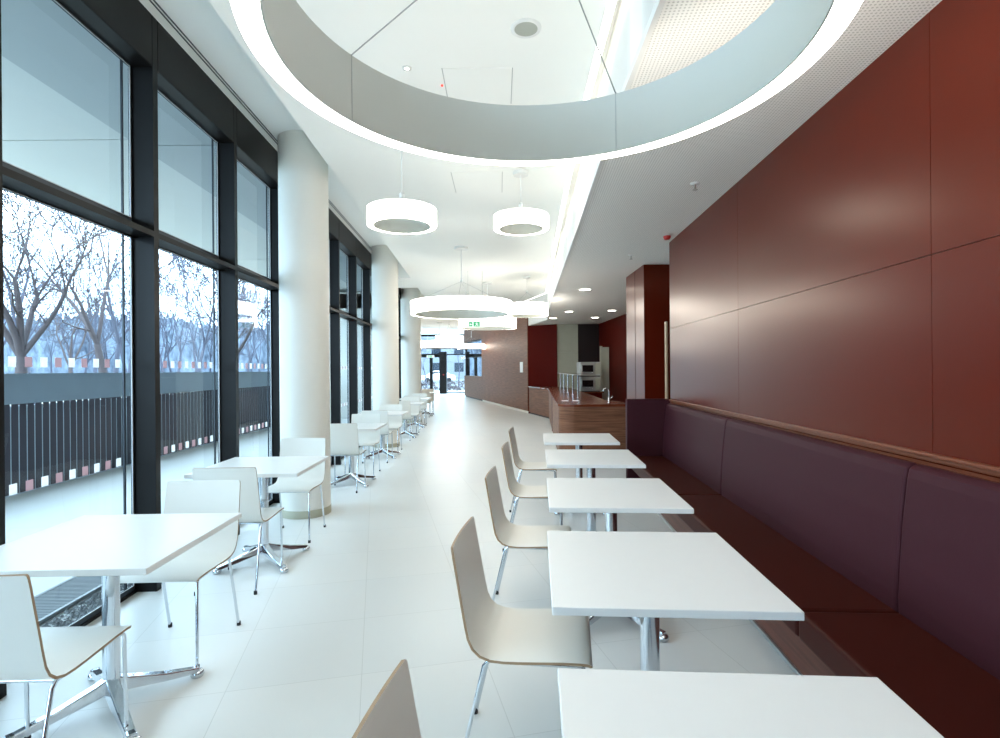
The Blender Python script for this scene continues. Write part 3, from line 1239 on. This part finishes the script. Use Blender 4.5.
shrub(-3.6, 38.5, 1.0, .35, 'low dark shrub outside just right of the entrance post', 1)
shrub(-3.3, 42.5, 1.6, .6, 'wider dark shrub behind the low one outside the entrance', 2)
shrub(-5.6, 40.5, 1.3, .7, 'dark shrub outside seen through the entrance door', 3)
b = MB()
b.prism([(-160, -40), (fx(0) - .22 + .041 * 40, -40), (fx(17) - .2, 17), (-5.35, 17), (-5.35, 34.1), (60, 34.1), (60, 160), (-160, 160)], -.12, -.02)
struct(ob('ground_1', b, M['paving']), 'pale paving outside the windows', 'ground')
b = MB()
b.prism([(-40, 40), (60, 40), (60, 158), (-40, 158)], -.018, -.012)
struct(ob('ground_2', b, M['asphalt']), 'grey asphalt forecourt beyond the entrance', 'ground')
b = MB()
b.prism([(-64, -30), (-5.3, -30), (-6.5, 33), (-8, 62), (-30, 58), (-52, 40), (-64, 15)], -.019, -.012)
o = ob('lawn', b, M['lawn'])
tag(o, 'pale winter ground beyond the fence', 'ground', kind='stuff')
random.seed(5)
# gravel strip along the facade
b = MB()
for i in range(5200):
    y = random.uniform(-1, 9)
    d = random.uniform(.24, .40)
    r = random.uniform(.008, .017)
    x = fx(y) - d
    vs = []
    for (ax, ay, az) in ((1, 0, 0), (-1, 0, 0), (0, 1, 0), (0, -1, 0), (0, 0, 1)):
        j = random.uniform(.7, 1.2)
        vs.append((x + ax * r * j, y + ay * r * j, -.015 + (az * r * j if az else .0)))
    b.add(vs, [(0, 2, 4), (2, 1, 4), (1, 3, 4), (3, 0, 4)])
tag(ob('gravel', b, M['gravel']), 'strip of grey gravel along the foot of the window wall', 'gravel', kind='stuff')
b = MB()
for i in range(420):
    y = -1.5 + i * .022
    x = fx(y)
    b.prism([(x - .74, y), (x - .44, y), (x - .44, y + .007), (x - .74, y + .007)], -.018, 0.004)
for d in (.44, .74):
    b.prism([(fx(-1.5) - d - .01, -1.5), (fx(-1.5) - d + .01, -1.5), (fx(7.8) - d + .01, 7.8), (fx(7.8) - d - .01, 7.8)], -.018, .006)
tag(ob('drain_grate', b, M['grate']), 'long metal drain grate in the paving outside the windows', 'grate')
# fence
fn = thing('garden_fence', 'fence of dark vertical slats with a pale grey top band outside', 'fence')
FX = -5.75


def fenx(Y):
    return FX - .02 * Y


b = MB()
for i in range(350):
    y = -8 + i * .115
    b.prism([(fenx(y), y), (fenx(y) + .005, y), (fenx(y) + .005, y + .092), (fenx(y), y + .092)], 0, 1.09)
ob('slat_panel', b, M['fence_dark'], fn)
b = MB()
b.prism([(fenx(-8) - .08, -8), (fenx(-8) + .0, -8), (fenx(32) + .0, 32), (fenx(32) - .08, 32)], -.02, 1.06)
ob('backing', b, M['fence_back'], fn)
b = MB()
for i in range(66):
    y = -8 + i * .6
    b.prism([(fenx(y) - .06, y), (fenx(y) + .03, y), (fenx(y) + .03, y + .594), (fenx(y) - .06, y + .594)], 1.085, 1.43)
b.prism([(fenx(-8) - .1, -8), (fenx(-8) + .06, -8), (fenx(32) + .06, 32), (fenx(32) - .1, 32)], 1.43, 1.455)
ob('top_band', b, M['fence_light'], fn)['label'] = 'pale grey panel band'
# building overhang outside
b = MB()
ys = [-6, -.4, 5.9, 12.2, 18.5, 24.8, 31]
for y0, y1 in zip(ys[:-1], ys[1:]):
    b.prism([(fx(y0) - 1.55, y0 + .012), (fx(y0) - 3.6, y0 + .012), (fx(y1) - 3.6, y1 - .012), (fx(y1) - 1.55, y1 - .012)], 4.0, 4.25)
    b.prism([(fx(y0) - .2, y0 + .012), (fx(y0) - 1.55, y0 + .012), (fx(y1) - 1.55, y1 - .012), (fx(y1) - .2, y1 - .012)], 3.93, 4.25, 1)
b.prism([(fx(-6) - .2, -6), (fx(-6) - 3.6, -6), (fx(31) - 3.6, 31), (fx(31) - .2, 31)], 4.2, 4.4)
b.prism([(fx(-6) - .0, -6), (fx(-6) - .25, -6), (fx(17) - .25, 17), (fx(17), 17)], HZ + .06, 4.4)
struct(ob('roof_overhang', b, [M['soffit'], M['soffit_shaded']]), 'pale building overhang above the pavement outside', 'roof')


# bare trees
def tree_mesh(name, seed, H, r0, lean=(0, 0), depth=6, spread=.55, fork=None, seg=6, rmin=.006):
    rnd = random.Random(seed)
    b = MB()

    def branch(p, d, L, r, lev):
        n = 4 if lev < 3 else 3
        pts = [p]
        rs = [r]
        q = Vector(p)
        dd = Vector(d)
        for i in range(n):
            dd = (dd + Vector((rnd.uniform(-1, 1), rnd.uniform(-1, 1), rnd.uniform(-.3, .6))) * (.10 + .03 * lev)).normalized()
            q = q + dd * (L / n)
            pts.append(tuple(q))
            rs.append(max(r * (1 - .42 * (i + 1) / n), rmin))
        b.tube(pts, rs, seg if lev < 2 else (4 if lev < 4 else 3), cap=False)
        if lev >= depth:
            return
        k = rnd.choice((2, 2, 3)) if lev else (fork or 3)
        for j in range(k):
            a = rnd.uniform(0, 2 * PI) if lev else 2 * PI * j / k + rnd.uniform(-.4, .4)
            perp = dd.orthogonal().normalized()
            perp.rotate(__import__('mathutils').Quaternion(dd, a))
            nd = (dd + perp * (spread * rnd.uniform(.6, 1.3))).normalized()
            branch(pts[-1], nd, L * rnd.uniform(.62, .86), rs[-1] * rnd.uniform(.62, .84), lev + 1)
        if lev >= 1:
            for j in range(1 if lev < 3 else 2):
                ii = rnd.randint(1, n - 1)
                a = rnd.uniform(0, 2 * PI)
                perp = dd.orthogonal().normalized()
                perp.rotate(__import__('mathutils').Quaternion(dd, a))
                nd = (dd * .6 + perp * .8).normalized()
                branch(pts[ii], nd, L * rnd.uniform(.4, .65), rs[ii] * .5, lev + 2)
    branch((0, 0, 0), Vector((lean[0], lean[1], 1)).normalized(), H * .24, r0, 0)
    return b.mesh(name)


def tree(me, X, Y, lb, mt='bark', rz=0, s=1., group=None):
    o = bpy.data.objects.new('bare_tree', me)
    C.objects.link(o)
    if not me.materials:
        me.materials.append(M[mt])
    o.location = (X, Y, -.05)
    o.rotation_euler = (0, 0, rz)
    o.scale = (s, s, s)
    tag(o, lb, 'tree', group)
    return o


T1 = tree_mesh('bare_tree', 11, 7.6, .15, (.02, .04), 6, .42, 5, 6, .0062)
T2 = tree_mesh('bare_tree', 23, 9.5, .14, (-.12, -.1), 6, .46, 3, 6, .0065)
T3 = tree_mesh('bare_tree', 37, 8.0, .12, (.05, .05), 6, .48, 3, 6, .0065)
tree(T1, -8.9, 10.0, 'large leafless tree with many upright limbs, outside the nearest window')
tree(T2, -10.3, 14.2, 'leaning leafless tree at the far edge of the nearest window')
tree(T3, -7.9, 15.5, 'leafless tree with fine twigs outside the second window')
tree(T3, -15.5, 19.5, 'thin leafless tree behind the two large ones', rz=2.2, s=.9)
FT = [tree_mesh('bare_tree', 50 + i, 12.5, .13, (0, 0), 5, .38, 3, 4, .014) for i in range(4)]
random.seed(9)
spots = []
while len(spots) < 105:
    a = random.uniform(.25, 1.35)            # bearing left of the view axis
    d = random.uniform(24, 63)
    X, Y = -d * math.sin(a), d * math.cos(a)
    if X < -11 and all((X - p[0]) ** 2 + (Y - p[1]) ** 2 > 3.2 ** 2 for p in spots):
        spots.append((X, Y))
for i, (X, Y) in enumerate(spots):
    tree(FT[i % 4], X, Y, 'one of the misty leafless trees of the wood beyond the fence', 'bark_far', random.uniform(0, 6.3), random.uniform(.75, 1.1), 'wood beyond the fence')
# wooded slope far behind
b = MB()
rnd = random.Random(3)
N = 640
vs = []
for i in range(N + 1):
    a = .22 + 1.45 * i / N
    d = 72
    hgt = 7.6 + .35 * math.sin(i * .05) + .3 * math.sin(i * .13 + 1) + rnd.uniform(-.7, .5)
    for (dd, zz) in ((d - 4, -.1), (d - 2, hgt * .6), (d, hgt), (d + 6, hgt * .5), (d + 8, -.1)):
        vs.append((-dd * math.sin(a), dd * math.cos(a), zz))
fs = []
for i in range(N):
    for j in range(4):
        fs.append((i * 5 + j, i * 5 + j + 1, i * 5 + 6 + j, i * 5 + 5 + j))
b.add(vs, fs, 0, True)
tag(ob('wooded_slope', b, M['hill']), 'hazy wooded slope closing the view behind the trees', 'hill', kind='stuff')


# parked cars beyond the entrance
def car(X, Y, rz, paint, lb):
    t = thing('car', lb, 'car', (X, Y, -.02), rz, 'cars parked beyond the entrance')
    prof = [(-2.1, .30), (-2.12, .62), (-1.95, .85), (-1.3, .92), (-.75, 1.38), (-.2, 1.46), (.8, 1.42), (1.45, 1.0), (2.0, .88), (2.1, .60), (2.08, .30)]
    b = MB()
    n = len(prof)
    w_ = [.80 if z < .9 else (.78 if z < 1.1 else .62) for _, z in prof]
    vs = [(x, -ww, z) for (x, z), ww in zip(prof, w_)] + [(x, ww, z) for (x, z), ww in zip(prof, w_)]
    b.add(vs, [list(range(n)), [n + i for i in range(n)][::-1]] + [(i, n + i, n + (i + 1) % n, (i + 1) % n) for i in range(n)])
    ob('body', b, paint, t, bevel=.04)
    b = MB()
    for sy in (-1, 1):
        b.add([(-1.05, sy * .765, .98), (-.62, sy * .66, 1.34), (.72, sy * .66, 1.34), (1.2, sy * .765, 1.0)], [(0, 1, 2, 3)])
    ob('side_window', b, M['car_glass'], t)
    for x in (-1.3, 1.3):
        for sy in (-.72, .72):
            b = MB()
            b.tube([(x, sy - .1, .31), (x, sy + .1, .31)], .31, 18)
            ob('wheel', b, M['tyre'], t)


car(-7.6, 66, .15, M['car_white'], 'white car parked outside the entrance door')
car(-2.6, 71, .1, M['car_teal'], 'teal car parked beyond the entrance glazing')
car(-13.0, 70, .2, M['car_blue'], 'dark blue car parked farther off beyond the entrance')
b = MB()
b.box(-30, 30, 95, 105, 0, 9)
for i in range(14):
    for z in (1.2, 4.2):
        b.box(-28 + i * 4, -26.4 + i * 4, 94.95, 95.02, z, z + 1.6, 1)
tag(ob('pale_building', b, [M['house'], M['car_glass']]), 'pale long building far beyond the entrance', 'building')
for i, (X, Y) in enumerate(((-6.3, 46), (-3.6, 47), (-1.0, 50), (-9.5, 50), (1.8, 47))):
    tree(FT[i % 4], X, Y, ['bare tree outside the entrance, leftmost but one', 'bare tree outside the entrance behind the dark post', 'bare tree outside seen beside the reception hatch', 'bare tree outside the entrance, leftmost', 'bare tree outside seen through the hatch glazing'][i], 'bark', i * 1.3, .5)
